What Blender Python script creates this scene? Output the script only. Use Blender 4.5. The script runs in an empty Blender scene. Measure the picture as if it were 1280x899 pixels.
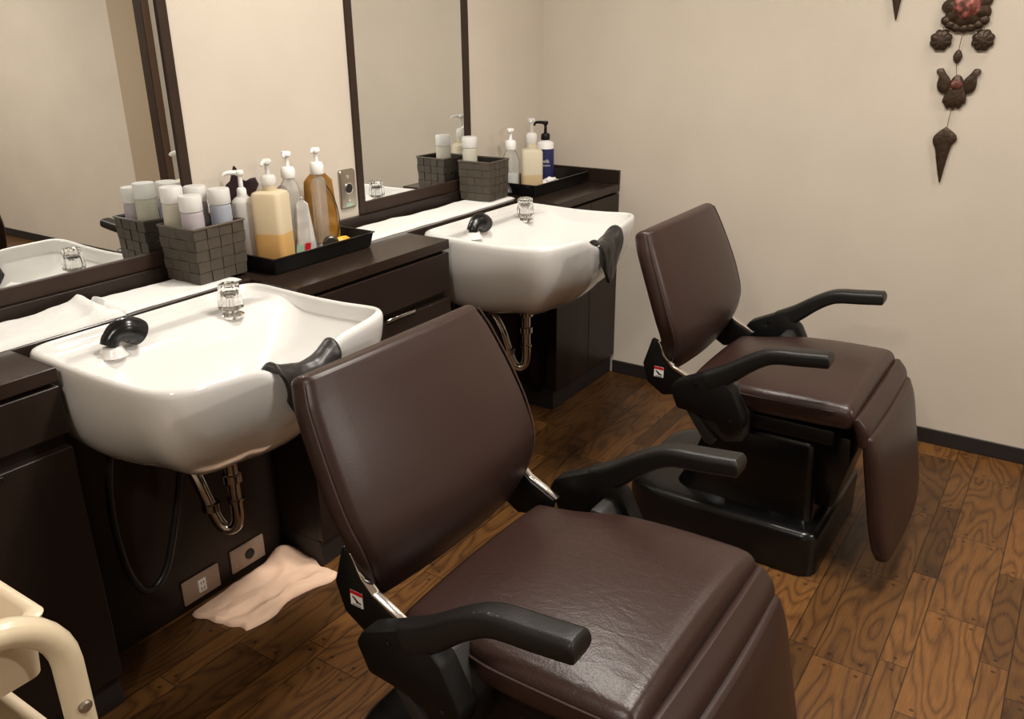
import bpy, bmesh, math, random
from mathutils import Vector, Matrix, noise
PI = math.pi
random.seed(7)
scn = bpy.context.scene
COL = scn.collection
H = 0.868            # worktop height

# ------------------------------------------------------------------ materials
def nmat(name):
    m = bpy.data.materials.new(name); m.use_nodes = True
    nt = m.node_tree
    return m, nt, nt.nodes['Principled BSDF']
def pmat(name, col, rough=.5, metal=0., coat=0., spec=.5, bump=0., bscale=200., var=0., vscale=8., trans=0., ior=1.45, stretch=None, coat_rough=.05, sss=0.):
    m, nt, p = nmat(name)
    p.inputs['Base Color'].default_value = (*col, 1)
    p.inputs['Roughness'].default_value = rough
    p.inputs['Metallic'].default_value = metal
    p.inputs['Coat Weight'].default_value = coat
    p.inputs['Coat Roughness'].default_value = coat_rough
    p.inputs['Specular IOR Level'].default_value = spec
    p.inputs['Transmission Weight'].default_value = trans
    p.inputs['IOR'].default_value = ior
    if bump or var:
        tc = nt.nodes.new('ShaderNodeTexCoord'); mp = nt.nodes.new('ShaderNodeMapping')
        nt.links.new(tc.outputs['Object'], mp.inputs['Vector'])
        if stretch: mp.inputs['Scale'].default_value = stretch
    if bump:
        n = nt.nodes.new('ShaderNodeTexNoise'); n.inputs['Scale'].default_value = bscale; n.inputs['Detail'].default_value = 3
        b = nt.nodes.new('ShaderNodeBump'); b.inputs['Strength'].default_value = bump; b.inputs['Distance'].default_value = .002
        nt.links.new(mp.outputs[0], n.inputs['Vector']); nt.links.new(n.outputs['Fac'], b.inputs['Height'])
        nt.links.new(b.outputs[0], p.inputs['Normal'])
    if var:
        n = nt.nodes.new('ShaderNodeTexNoise'); n.inputs['Scale'].default_value = vscale; n.inputs['Detail'].default_value = 4
        nt.links.new(mp.outputs[0], n.inputs['Vector'])
        mx = nt.nodes.new('ShaderNodeMix'); mx.data_type = 'RGBA'
        mx.inputs['A'].default_value = (*[c*(1-var) for c in col], 1); mx.inputs['B'].default_value = (*[min(1, c*(1+var)) for c in col], 1)
        nt.links.new(n.outputs['Fac'], mx.inputs['Factor']); nt.links.new(mx.outputs['Result'], p.inputs['Base Color'])
    return m

def leather_mat(name, col, rough, bump, bscale, var, vscale, spec):
    m = pmat(name, col, rough, bump=bump, bscale=bscale, var=var, vscale=vscale, spec=spec)
    nt = m.node_tree; p = nt.nodes['Principled BSDF']
    tc = nt.nodes.new('ShaderNodeTexCoord'); mp = nt.nodes.new('ShaderNodeMapping'); mp.inputs['Scale'].default_value = (16, 30, 16)
    n = nt.nodes.new('ShaderNodeTexNoise'); n.inputs['Scale'].default_value = 1; n.inputs['Detail'].default_value = 7; n.inputs['Distortion'].default_value = 1.5
    nt.links.new(tc.outputs['Object'], mp.inputs['Vector']); nt.links.new(mp.outputs[0], n.inputs['Vector'])
    b = nt.nodes.new('ShaderNodeBump'); b.inputs['Strength'].default_value = .2; b.inputs['Distance'].default_value = .005
    nt.links.new(n.outputs['Fac'], b.inputs['Height'])
    old = p.inputs['Normal'].links[0].from_node
    nt.links.new(b.outputs[0], old.inputs['Normal'])
    return m

def rose_mat():
    m = pmat('rubbed_red_enamel', (.2, .05, .04), .4, metal=.2, bump=.5, bscale=80)
    nt = m.node_tree; p = nt.nodes['Principled BSDF']
    tc = nt.nodes.new('ShaderNodeTexCoord'); n = nt.nodes.new('ShaderNodeTexNoise'); n.inputs['Scale'].default_value = 55; n.inputs['Detail'].default_value = 5
    r = nt.nodes.new('ShaderNodeValToRGB'); e = r.color_ramp.elements
    e[0].position = .36; e[0].color = (.045, .026, .016, 1); e[1].position = .66; e[1].color = (.42, .17, .14, 1)
    k = e.new(.5); k.color = (.20, .05, .04, 1)
    nt.links.new(tc.outputs['Object'], n.inputs['Vector']); nt.links.new(n.outputs['Fac'], r.inputs['Fac']); nt.links.new(r.outputs[0], p.inputs['Base Color'])
    return m

def wall_mat():
    m, nt, p = nmat('cream_wallpaper')
    tc = nt.nodes.new('ShaderNodeTexCoord')
    n = nt.nodes.new('ShaderNodeTexNoise'); n.inputs['Scale'].default_value = 3; n.inputs['Detail'].default_value = 6
    r = nt.nodes.new('ShaderNodeValToRGB')
    r.color_ramp.elements[0].position = .3; r.color_ramp.elements[0].color = (.535, .475, .40, 1)
    r.color_ramp.elements[1].position = .7; r.color_ramp.elements[1].color = (.575, .512, .435, 1)
    nt.links.new(tc.outputs['Object'], n.inputs['Vector']); nt.links.new(n.outputs['Fac'], r.inputs['Fac'])
    # soft tan water marks low on the wall beside the cabinet end
    nt.links.new(r.outputs[0], p.inputs['Base Color'])
    p.inputs['Roughness'].default_value = .85; p.inputs['Specular IOR Level'].default_value = .2
    bs = []
    for s in ((60, 60, 420), (420, 420, 60)):
        mp = nt.nodes.new('ShaderNodeMapping'); mp.inputs['Scale'].default_value = s
        nt.links.new(tc.outputs['Object'], mp.inputs['Vector'])
        k = nt.nodes.new('ShaderNodeTexNoise'); k.inputs['Scale'].default_value = 1; k.inputs['Detail'].default_value = 2
        nt.links.new(mp.outputs[0], k.inputs['Vector']); bs.append(k)
    ad = nt.nodes.new('ShaderNodeMath'); ad.operation = 'ADD'
    nt.links.new(bs[0].outputs['Fac'], ad.inputs[0]); nt.links.new(bs[1].outputs['Fac'], ad.inputs[1])
    b = nt.nodes.new('ShaderNodeBump'); b.inputs['Strength'].default_value = .25; b.inputs['Distance'].default_value = .001
    nt.links.new(ad.outputs[0], b.inputs['Height']); nt.links.new(b.outputs[0], p.inputs['Normal'])
    return m

def floor_mat():
    m, nt, p = nmat('oak_plank_vinyl')
    N = nt.nodes; L = nt.links
    def math_(op, a, b=None, c=None):
        n = N.new('ShaderNodeMath'); n.operation = op
        for i, v in enumerate((a, b, c)):
            if v is None: continue
            if isinstance(v, (int, float)): n.inputs[i].default_value = v
            else: L.new(v, n.inputs[i])
        return n.outputs[0]
    tc = N.new('ShaderNodeTexCoord'); sp = N.new('ShaderNodeSeparateXYZ'); L.new(tc.outputs['Object'], sp.inputs[0])
    X, Y = sp.outputs[0], sp.outputs[1]
    P, W = .2115, .1455
    xs = math_('DIVIDE', math_('SUBTRACT', X, 1.690), P)
    ci = math_('FLOOR', xs); xm = math_('MULTIPLY', math_('SUBTRACT', xs, ci), P)
    narrow = math_('GREATER_THAN', xm, W)
    colid = math_('ADD', math_('MULTIPLY', ci, 2.), narrow)
    xl = math_('SUBTRACT', xm, math_('MULTIPLY', narrow, W))
    wid = math_('ADD', W, math_('MULTIPLY', narrow, P-2*W))
    wn = N.new('ShaderNodeTexWhiteNoise'); wn.noise_dimensions = '1D'; L.new(colid, wn.inputs['W'])
    PL = .44
    ys = math_('ADD', math_('DIVIDE', Y, PL), math_('MULTIPLY', wn.outputs['Value'], 7.3))
    ri = math_('FLOOR', ys); yl = math_('MULTIPLY', math_('SUBTRACT', ys, ri), PL)
    cmb = N.new('ShaderNodeCombineXYZ'); L.new(colid, cmb.inputs[0]); L.new(ri, cmb.inputs[1])
    w2 = N.new('ShaderNodeTexWhiteNoise'); w2.noise_dimensions = '3D'; L.new(cmb.outputs[0], w2.inputs['Vector'])
    rnd = w2.outputs['Value']
    # grain
    gv = N.new('ShaderNodeCombineXYZ')
    L.new(math_('ADD', math_('MULTIPLY', X, 10), math_('MULTIPLY', rnd, 31)), gv.inputs[0])
    L.new(math_('ADD', math_('MULTIPLY', Y, 2.3), math_('MULTIPLY', rnd, 57)), gv.inputs[1])
    big = N.new('ShaderNodeTexNoise'); big.inputs['Scale'].default_value = 1; big.inputs['Detail'].default_value = 1.2; L.new(gv.outputs[0], big.inputs['Vector'])
    rings = math_('FRACT', math_('MULTIPLY', big.outputs['Fac'], 11.0))
    tri = math_('ABSOLUTE', math_('SUBTRACT', math_('MULTIPLY', rings, 2), 1))
    fv = N.new('ShaderNodeCombineXYZ')
    L.new(math_('MULTIPLY', X, 260), fv.inputs[0]); L.new(math_('MULTIPLY', Y, 22), fv.inputs[1]); L.new(math_('MULTIPLY', rnd, 40), fv.inputs[2])
    fine = N.new('ShaderNodeTexNoise'); fine.inputs['Scale'].default_value = 1; fine.inputs['Detail'].default_value = 3; L.new(fv.outputs[0], fine.inputs['Vector'])
    g = math_('ADD', math_('MULTIPLY', math_('POWER', tri, 2.2), .42), math_('MULTIPLY', fine.outputs['Fac'], .62))
    rp = N.new('ShaderNodeValToRGB')
    e = rp.color_ramp.elements
    e[0].position = .18; e[0].color = (.150, .066, .0175, 1)
    e[1].position = .78; e[1].color = (.058, .0235, .0072, 1)
    mid = e.new(.45); mid.color = (.112, .048, .0132, 1)
    L.new(g, rp.inputs['Fac'])
    tone = math_('ADD', .52, math_('MULTIPLY', rnd, .75))
    # seams + dowels
    ex = math_('MINIMUM', xl, math_('SUBTRACT', wid, xl)); ey = math_('MINIMUM', yl, math_('SUBTRACT', PL, yl))
    seam = math_('MAXIMUM', math_('LESS_THAN', ex, .0016), math_('LESS_THAN', ey, .0013))
    dy = math_('SUBTRACT', ey, .024)
    dxw = math_('SUBTRACT', ex, .035); dxn = math_('SUBTRACT', ex, .033)
    dx = math_('ADD', math_('MULTIPLY', dxw, math_('SUBTRACT', 1., narrow)), math_('MULTIPLY', dxn, narrow))
    dd = math_('ADD', math_('MULTIPLY', dx, dx), math_('MULTIPLY', dy, dy))
    dot = math_('LESS_THAN', dd, .0055**2)
    dark = math_('SUBTRACT', 1., math_('MAXIMUM', math_('MULTIPLY', seam, .72), math_('MULTIPLY', dot, .6)))
    f = math_('MULTIPLY', tone, dark)
    mul = N.new('ShaderNodeMix'); mul.data_type = 'RGBA'; mul.blend_type = 'MULTIPLY'; mul.inputs['Factor'].default_value = 1
    cc = N.new('ShaderNodeCombineColor')
    for i in range(3): L.new(f, cc.inputs[i])
    L.new(rp.outputs[0], mul.inputs['A']); L.new(cc.outputs[0], mul.inputs['B'])
    L.new(mul.outputs['Result'], p.inputs['Base Color'])
    p.inputs['Roughness'].default_value = .42; p.inputs['Specular IOR Level'].default_value = .35
    b = N.new('ShaderNodeBump'); b.inputs['Strength'].default_value = .3; b.inputs['Distance'].default_value = .001
    L.new(math_('SUBTRACT', math_('MULTIPLY', fine.outputs['Fac'], .4), seam), b.inputs['Height']); L.new(b.outputs[0], p.inputs['Normal'])
    return m

def clear_mat(name, tint=(.96, .97, .96), r=.05, body=0.0, bodycol=(.8, .8, .78)):
    m, nt, p = nmat(name)
    out = nt.nodes['Material Output']
    tr = nt.nodes.new('ShaderNodeBsdfTransparent'); tr.inputs[0].default_value = (*tint, 1)
    gl = nt.nodes.new('ShaderNodeBsdfGlossy'); gl.inputs['Roughness'].default_value = r
    lw = nt.nodes.new('ShaderNodeLayerWeight'); lw.inputs['Blend'].default_value = .09
    mx = nt.nodes.new('ShaderNodeMixShader')
    nt.links.new(lw.outputs['Fresnel'], mx.inputs[0]); nt.links.new(tr.outputs[0], mx.inputs[1]); nt.links.new(gl.outputs[0], mx.inputs[2])
    if body:
        df = nt.nodes.new('ShaderNodeBsdfDiffuse'); df.inputs[0].default_value = (*bodycol, 1)
        m2 = nt.nodes.new('ShaderNodeMixShader'); m2.inputs[0].default_value = body
        nt.links.new(mx.outputs[0], m2.inputs[1]); nt.links.new(df.outputs[0], m2.inputs[2])
        mx = m2
    nt.links.new(mx.outputs[0], out.inputs['Surface'])
    return m

def frosted_mat(name, col, low=None, level=0.1, rough=.45, soft=.01):
    """milky plastic; `low` is the colour of the contents seen up to `level` metres"""
    m, nt, p = nmat(name)
    out = nt.nodes['Material Output']
    p.inputs['Roughness'].default_value = rough
    tl = nt.nodes.new('ShaderNodeBsdfTranslucent')
    mx = nt.nodes.new('ShaderNodeMixShader'); mx.inputs[0].default_value = .38
    if low:
        tc = nt.nodes.new('ShaderNodeTexCoord'); sp = nt.nodes.new('ShaderNodeSeparateXYZ'); nt.links.new(tc.outputs['Object'], sp.inputs[0])
        mr = nt.nodes.new('ShaderNodeMapRange'); mr.inputs['From Min'].default_value = level-soft; mr.inputs['From Max'].default_value = level+soft
        nt.links.new(sp.outputs[2], mr.inputs['Value'])
        c = nt.nodes.new('ShaderNodeMix'); c.data_type = 'RGBA'; c.inputs['A'].default_value = (*low, 1); c.inputs['B'].default_value = (*col, 1)
        nt.links.new(mr.outputs[0], c.inputs['Factor'])
        nt.links.new(c.outputs['Result'], p.inputs['Base Color']); nt.links.new(c.outputs['Result'], tl.inputs[0])
    else:
        p.inputs['Base Color'].default_value = (*col, 1); tl.inputs[0].default_value = (*col, 1)
    nt.links.new(p.outputs[0], mx.inputs[1]); nt.links.new(tl.outputs[0], mx.inputs[2]); nt.links.new(mx.outputs[0], out.inputs['Surface'])
    return m

M = dict(
    wall=wall_mat(), floor=floor_mat(),
    ceil=pmat('white_ceiling', (.75, .72, .66), .9),
    lam=pmat('dark_laminate', (.019, .0118, .0088), .36, spec=.3, var=.25, vscale=6, bump=.05, bscale=40, stretch=(6, 6, .6)),
    lamtop=pmat('dark_laminate_top', (.024, .0150, .0108), .22, spec=.42, var=.2, vscale=5, stretch=(6, .6, 6)),
    frame=pmat('dark_brown_trim', (.030, .017, .0115), .45, spec=.3, var=.2, vscale=20),
    base=pmat('black_brown_vinyl', (.016, .012, .011), .55),
    tan_board=pmat('flat_tan_board', (.37, .29, .20), .7),
    post=pmat('brown_post', (.09, .05, .03), .5),
    ceramic=pmat('white_ceramic', (.70, .69, .67), .18, coat=.8, coat_rough=.06),
    leather=pmat('brown_leather', (.027, .0125, .0098), .38, bump=.07, spec=.45, bscale=260, var=.08, vscale=10),
    seatleather=leather_mat('seat_leather', (.029, .0135, .0105), .35, bump=.2, bscale=260, var=.08, vscale=10, spec=.5),
    piping=pmat('brown_piping', (.036, .017, .014), .6),
    black=pmat('black_plastic', (.0045, .0042, .004), .45, spec=.28, bump=.05, bscale=500),
    armpad=pmat('dark_grey_vinyl', (.009, .0082, .0076), .40, spec=.38, bump=.2, bscale=500),
    gloss=pmat('glossy_black_plastic', (.005, .0048, .0048), .24),
    grey=pmat('dark_grey_metal', (.026, .024, .022), .5, spec=.3),
    chrome=pmat('chrome', (.85, .84, .83), .12, metal=1.),
    pipe=pmat('tarnished_chrome', (.50, .46, .42), .16, metal=1.),
    steel=pmat('brushed_steel', (.45, .40, .34), .3, metal=1., bump=.1, bscale=90, stretch=(1, 1, 12)),
    mirror=pmat('mirror_glass', (.87, .885, .875), .003, metal=1.),
    rubber=pmat('black_rubber', (.022, .020, .019), .36, bump=.25, bscale=60),
    hose=pmat('black_hose', (.012, .012, .012), .35),
    towel=pmat('white_terry', (.78, .77, .75), .95, bump=1., bscale=420, spec=.1),
    peach=pmat('peach_terry', (.86, .60, .44), .95, bump=1., bscale=420, spec=.1, var=.1, vscale=14),
    woven=pmat('woven_strap', (.062, .050, .037), .55, bump=.5, bscale=350, var=.3, vscale=60),
    woven_rim=pmat('woven_rim', (.085, .067, .048), .55),
    cap=frosted_mat('white_cap_plastic', (.84, .83, .81), rough=.35),
    white=pmat('white_plastic', (.80, .79, .77), .35),
    cream=pmat('cream_plastic', (.64, .53, .38), .38, coat=.2),
    tube=pmat('cream_enamel', (.64, .54, .38), .28, coat=.4),
    plate=pmat('beige_outlet_plastic', (.34, .24, .18), .5),
    slot=pmat('black_slot', (.008, .008, .008), .5),
    clear=clear_mat('clear_plastic', body=.15, bodycol=(.85, .84, .82)),
    acrylic=pmat('acrylic', (.97, .97, .96), .02, trans=1., ior=1.49),
    bronze=pmat('dark_hammered_copper', (.048, .029, .016), .42, metal=.45, bump=.8, bscale=90, var=.5, vscale=50),
    rose=rose_mat(),
    cordm=pmat('jute_cord', (.20, .14, .08), .8),
    red=pmat('red_label', (.50, .012, .02), .3),
    navy=pmat('navy_label', (.018, .020, .085), .4),
    foil=pmat('silver_foil', (.72, .71, .69), .25, metal=.55, bump=.6, bscale=35),
    greyfoil=pmat('grey_print', (.20, .17, .15), .4),
    purple=pmat('dark_purple_film', (.020, .008, .012), .35),
    yellow=pmat('yellow_wrap', (.65, .38, .03), .3),
    amber=pmat('amber_film', (.26, .118, .014), .25, coat=.5, var=.3, vscale=14),
    green=pmat('green_print', (.30, .45, .33), .4),
    paper=pmat('white_paper', (.78, .77, .75), .7),
    lamp=None,
)

# ------------------------------------------------------------------ helpers
def obj(name, bm, m, parent=None, smooth=True, ang=38, bevel=0.):
    bmesh.ops.remove_doubles(bm, verts=bm.verts, dist=1e-6)
    bmesh.ops.recalc_face_normals(bm, faces=bm.faces)
    me = bpy.data.meshes.new(name); bm.to_mesh(me); bm.free()
    ms = m if isinstance(m, (list, tuple)) else [m]
    for k in ms: me.materials.append(k)
    if smooth:
        for p in me.polygons: p.use_smooth = True
        me.set_sharp_from_angle(angle=math.radians(ang))
    o = bpy.data.objects.new(name, me); COL.objects.link(o)
    if parent: o.parent = parent
    return o
def tag(o, label=None, cat=None, group=None, kind=None):
    if label: o['label'] = label
    if cat: o['category'] = cat
    if group: o['group'] = group
    if kind: o['kind'] = kind
    return o
def thing(name, loc, label, cat, group=None, rz=0):
    o = bpy.data.objects.new(name, None); COL.objects.link(o)
    o.location = loc; o.rotation_euler = (0, 0, rz); o.empty_display_size = .05
    return tag(o, label, cat, group)
def dup(root, loc, label=None, group=None, rz=0):
    r = root.copy(); COL.objects.link(r); r.location = loc; r.rotation_euler = (0, 0, rz)
    if label: r['label'] = label
    if group: r['group'] = group
    for ch in list(root.children):
        c = ch.copy(); COL.objects.link(c); c.parent = r
        for g in list(ch.children):
            d = g.copy(); COL.objects.link(d); d.parent = c
    return r
NB = bmesh.new
def box(bm, x0, x1, y0, y1, z0, z1, r=0., seg=2):
    b = bmesh.new()
    bmesh.ops.create_cube(b, size=1)
    for v in b.verts: v.co = Vector(((x0+x1)/2+v.co.x*(x1-x0), (y0+y1)/2+v.co.y*(y1-y0), (z0+z1)/2+v.co.z*(z1-z0)))
    if r: bmesh.ops.bevel(b, geom=b.edges[:], offset=r, segments=seg, affect='EDGES', profile=.5, clamp_overlap=True)
    merge(bm, b); return bm
def merge(bm, b, mi=0):
    mp = {}
    for v in b.verts: mp[v] = bm.verts.new(v.co)
    for f in b.faces:
        try:
            nf = bm.faces.new([mp[v] for v in f.verts]); nf.material_index = mi or f.material_index
        except ValueError: pass
    b.free()
def rings(bm, rs, cap0=True, cap1=True, closed=True, mi=0):
    vs = [[bm.verts.new(p) for p in r] for r in rs]
    n = len(vs[0])
    for a, b in zip(vs, vs[1:]):
        for i in range(n if closed else n-1):
            j = (i+1) % n
            f = bm.faces.new((a[i], a[j], b[j], b[i])); f.material_index = mi
    if cap0:
        f = bm.faces.new(vs[0][::-1]); f.material_index = mi
    if cap1:
        f = bm.faces.new(vs[-1]); f.material_index = mi
    return bm
def lathe(bm, prof, c=(0, 0, 0), n=28, cap0=True, cap1=True, axis='z', mi=0, squash=(1, 1)):
    rs = []
    for r, z in prof:
        ring = []
        for i in range(n):
            a = 2*PI*i/n
            u, v = r*math.cos(a)*squash[0], r*math.sin(a)*squash[1]
            p = {'z': (u, v, z), 'x': (z, u, v), 'y': (u, z, v)}[axis]
            ring.append(Vector(p)+Vector(c))
        rs.append(ring)
    return rings(bm, rs, cap0, cap1, mi=mi)
def catmull(pts, k=6):
    pts = [Vector(p) for p in pts]
    if len(pts) < 3: return pts
    out = []
    P = [2*pts[0]-pts[1]]+pts+[2*pts[-1]-pts[-2]]
    for i in range(1, len(P)-2):
        p0, p1, p2, p3 = P[i-1:i+3]
        for s in range(k):
            t = s/k
            out.append(.5*((2*p1)+(p2-p0)*t+(2*p0-5*p1+4*p2-p3)*t*t+(3*p1-p0-3*p2+p3)*t**3))
    out.append(pts[-1]); return out
def tube(bm, pts, r, n=12, k=6, smooth=True, mi=0):
    pp = catmull(pts, k) if smooth else [Vector(p) for p in pts]
    m = len(pp)
    rr = r if callable(r) else (lambda t: r)
    t0 = (pp[1]-pp[0]).normalized()
    up = Vector((0, 0, 1)) if abs(t0.z) < .9 else Vector((1, 0, 0))
    nrm = (up-t0*up.dot(t0)).normalized()
    rs = []
    for i in range(m):
        t = (pp[min(i+1, m-1)]-pp[max(i-1, 0)]).normalized()
        nrm = (nrm-t*nrm.dot(t)).normalized(); bn = t.cross(nrm)
        rad = rr(i/(m-1))
        rs.append([pp[i]+rad*(math.cos(2*PI*j/n)*nrm+math.sin(2*PI*j/n)*bn) for j in range(n)])
    return rings(bm, rs, mi=mi)
def prism(bm, poly, a0, a1, axis='y', r=0., seg=2):
    """extrude 2-D outline: axis 'y' -> outline in (x,z); 'z' -> (x,y); 'x' -> (y,z)"""
    b = bmesh.new()
    def P(p, a): return {'y': (p[0], a, p[1]), 'z': (p[0], p[1], a), 'x': (a, p[0], p[1])}[axis]
    rings(b, [[P(p, a0) for p in poly], [P(p, a1) for p in poly]])
    bmesh.ops.recalc_face_normals(b, faces=b.faces)
    if r: bmesh.ops.bevel(b, geom=b.edges[:], offset=r, segments=seg, affect='EDGES', profile=.5, clamp_overlap=True)
    merge(bm, b); return bm
def rrect(w, t, r, ns=4, nl=10, nt=2, crown=0., crown_b=0.):
    """closed outline (a,b): half-width w along a, half-thickness t along b; crown bulges +b side"""
    r = min(r, w, t)
    pts = []
    def arc(cx, cy, a0):
        for i in range(ns+1):
            a = a0+PI/2*i/ns
            pts.append((cx+r*math.cos(a), cy+r*math.sin(a)))
    def line(p, q, n):
        for i in range(1, n): pts.append((p[0]+(q[0]-p[0])*i/n, p[1]+(q[1]-p[1])*i/n))
    arc(w-r, t-r, 0); line((w-r, t), (-w+r, t), nl)
    arc(-w+r, t-r, PI/2); line((-w, t-r), (-w, -t+r), nt)
    arc(-w+r, -t+r, PI); line((-w+r, -t), (w-r, -t), nl)
    arc(w-r, -t+r, 1.5*PI); line((w, -t+r), (w, t-r), nt)
    out = []
    for a, b in pts:
        k = max(0., 1-(a/w)**2) if w else 0
        out.append((a, b+(crown*k if b > 0 else -crown_b*k)*min(1, abs(b)/t)))
    return out
def pad(bm, path, cross, e0=.03, e1=.03, yc=0., k=5, nend=5, wr0=.6, wr1=.6, mi=0):
    """cushion swept along path of (x,z,half_w,half_t,crown,crown_b,corner_r); normal is +left of travel in xz"""
    P = []
    m = len(path)
    V = [Vector(p) for p in [tuple(list(q)+[0]*(7-len(q))) for q in path]]
    Q = [2*V[0]-V[1]]+V+[2*V[-1]-V[-2]]
    for i in range(1, m):
        p0, p1, p2, p3 = Q[i-1:i+3]
        for s in range(k):
            t = s/k
            P.append(.5*((2*p1)+(p2-p0)*t+(2*p0-5*p1+4*p2-p3)*t*t+(3*p1-p0-3*p2+p3)*t**3))
    P.append(V[-1])
    rs = []
    def ring(q, tan, so, st, sw):
        nx, nz = -tan[1], tan[0]
        x, z, w, th, cr, cb, r = q
        out = []
        for a, b in rrect(w*sw, th*st, r*st, crown=cr*st, crown_b=cb*st):
            out.append(Vector((x+tan[0]*so+nx*b, yc+a, z+tan[1]*so+nz*b)))
        return out
    n = len(P)
    def tang(i):
        a, b = P[max(i-1, 0)], P[min(i+1, n-1)]
        d = Vector((b[0]-a[0], b[1]-a[1])).normalized(); return d
    t = tang(0)
    for j in range(nend):
        f = math.sin(PI/2*(j+.35)/nend); s = -e0*math.cos(PI/2*(j+.35)/nend)
        w = P[0][2]; rs.append(ring(P[0], t, s, f, 1-(1-f)*e0*wr0/w))
    for i in range(n): rs.append(ring(P[i], tang(i), 0, 1, 1))
    t = tang(n-1)
    for j in range(nend-1, -1, -1):
        f = math.sin(PI/2*(j+.35)/nend); s = e1*math.cos(PI/2*(j+.35)/nend)
        w = P[-1][2]; rs.append(ring(P[-1], t, s, f, 1-(1-f)*e1*wr1/w))
    return rings(bm, rs, mi=mi)
def sm(a, b, x):
    t = max(0., min(1., (x-a)/(b-a))) if a != b else float(x > a)
    return t*t*(3-2*t)

# ------------------------------------------------------------------ room shell
XR, YN, ZC = 5.6, -4.6, 2.5
def shell(name, x0, x1, y0, y1, z0, z1, m):
    return tag(obj(name, box(NB(), x0, x1, y0, y1, z0, z1), m, smooth=False), kind='structure')
shell('floor', -.1, XR+.1, YN-.1, .1, -.1, 0, M['floor'])
shell('ceiling', -.1, XR+.1, YN-.1, .1, ZC, ZC+.1, M['ceil'])
shell('wall_left', -.1, -.010, YN, .0, 0, ZC, M['wall'])
shell('wall_back', -.1, XR+.1, 0, .1, 0, ZC, M['wall'])
shell('wall_right', XR, XR+.1, YN, 0, 0, ZC, M['wall'])
shell('wall_front', -.1, XR+.1, YN-.1, YN, 0, ZC, M['wall'])
tag(obj('baseboard_back', box(NB(), .372, XR, -.008, 0, 0, .060, .002, 1), M['base'], smooth=False), kind='structure')
tag(obj('trim_1', box(NB(), 2.71, 2.785, -.049, 0, 0, ZC, .003, 1), M['post'], smooth=False), kind='structure')
tag(obj('tan_strip', box(NB(), 2.7855, 3.13, -.004, 0, .0605, ZC, .001, 1), M['tan_board'], smooth=False), kind='structure')  # thin flat tan strip on the back wall beside the dark post
tag(obj('trim_2', box(NB(), 2.711, 2.785, -.056, -.0492, 0, ZC, .001, 1), M['frame'], smooth=False), kind='structure')

# ------------------------------------------------------------------ mirrors
def mirror(yc, label):
    w = .323
    t = thing('wall_mirror', (-.010, yc, .905), label, 'mirror')
    obj('glass', box(NB(), .0004, .002, -w+.02, w-.02, .03, 1.25), M['mirror'], t, smooth=False)
    b = NB()
    box(b, .0004, .009, -w, -w+.03, 0, 1.28, .0015, 1); box(b, .0004, .009, w-.03, w, 0, 1.28, .0015, 1)
    box(b, .0004, .0095, -w+.03, w-.03, 0, .04, .0015, 1); box(b, .0004, .0095, -w+.03, w-.03, 1.24, 1.28, .0015, 1)
    obj('mirror_frame', b, M['frame'], t, smooth=False)
mirror(-2.160, 'tall dark-framed wall mirror above the front sink and its four frosted bottles')
mirror(-.871, 'tall dark-framed wall mirror above the far sink near the corner')

# ------------------------------------------------------------------ worktop, splashback, cabinets
c1, c2, c3 = (-3.25, -2.49), (-1.845, -1.195), (-.52, -.002)
D = .378
poly = [(-.0095, -3.25), (D, -3.25), (D, c1[1]), (.2, c1[1]), (.2, c2[0]), (D, c2[0]), (D, c2[1]), (.2, c2[1]), (.2, c3[0]), (D, c3[0]), (D, -.002), (-.0095, -.002)]
o = obj('worktop', prism(NB(), poly, H-.030, H, 'z', .0012, 1), M['lamtop'], smooth=False)
tag(o, 'dark brown laminate worktop running along the wall behind both sinks', 'worktop')
b = NB(); box(b, -.0095, .012, -3.25, -.018, H+.0005, .9045, .001, 1); box(b, -.0095, D, -.017, -.001, H+.0005, .925, .001, 1)
tag(obj('splashback', b, M['lam'], smooth=False), 'low dark brown splashback strip below the mirrors, returning along the back wall', 'splashback')

def handle(parent, y0, y1, z):
    o = obj('handle', box(NB(), .379, .386, y0, y1, z-.012, z-.002, .001, 1), M['chrome'], parent); tag(o, 'slim chrome edge pull')
def cabinet(y0, y1, label, drawer, doors, pulls=(), sides=True):
    t = thing('base_cabinet', (0, 0, 0), label, 'cabinet')
    b = NB(); box(b, .004, .352, y0+.003, y1-.003, .085, H-.0315, .001, 1)
    obj('body', b, M['lam'], t, smooth=False)
    obj('plinth', box(NB(), .004, .362, y0+.004, y1-.004, .001, .0845, .001, 1), M['base'], t, smooth=False)
    if drawer:
        obj('drawer', box(NB(), .353, D-.001, y0+.002, y1-.002, drawer, .827, .0015, 1), M['lam'], t, smooth=False)
    for (a, c, z0, z1) in doors:
        d = obj('door', box(NB(), .353, D-.001, a+.0015, c-.0015, z0, z1, .0015, 1), M['lam'], t, smooth=False)
        for (p0, p1, pz) in pulls:
            if a <= p0 and p1 <= c: handle(d, p0, p1, pz)
    return t
cabinet(*c1, 'dark brown base cabinet left of the front sink, behind the cream trolley', .722, [(-3.25, -2.87, .09, .690), (-2.87, -2.49, .09, .690)], [(-2.79, -2.64, .69)])
cabinet(*c2, 'dark brown base cabinet between the two sinks, under the long black tray', .702, [(-1.845, -1.54, .09, .676), (-1.54, -1.195, .09, .676)], [(-1.515, -1.385, .690)])
cabinet(*c3, 'dark brown base cabinet in the corner right of the far sink', None, [(-.52, -.25, .09, .827), (-.25, -.003, .09, .827)])
for (a, c, lab) in ((c1[1]+.002, c2[0]-.002, 'dark recessed panel under the front sink, carrying two outlets'), (c2[1]+.002, c3[0]-.002, 'dark recessed panel under the far sink')):
    o = obj('back_panel', box(NB(), .185, .2, a, c, .001, H-.0315, .001, 1), M['lam'], smooth=False); tag(o, lab, 'panel')

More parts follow.
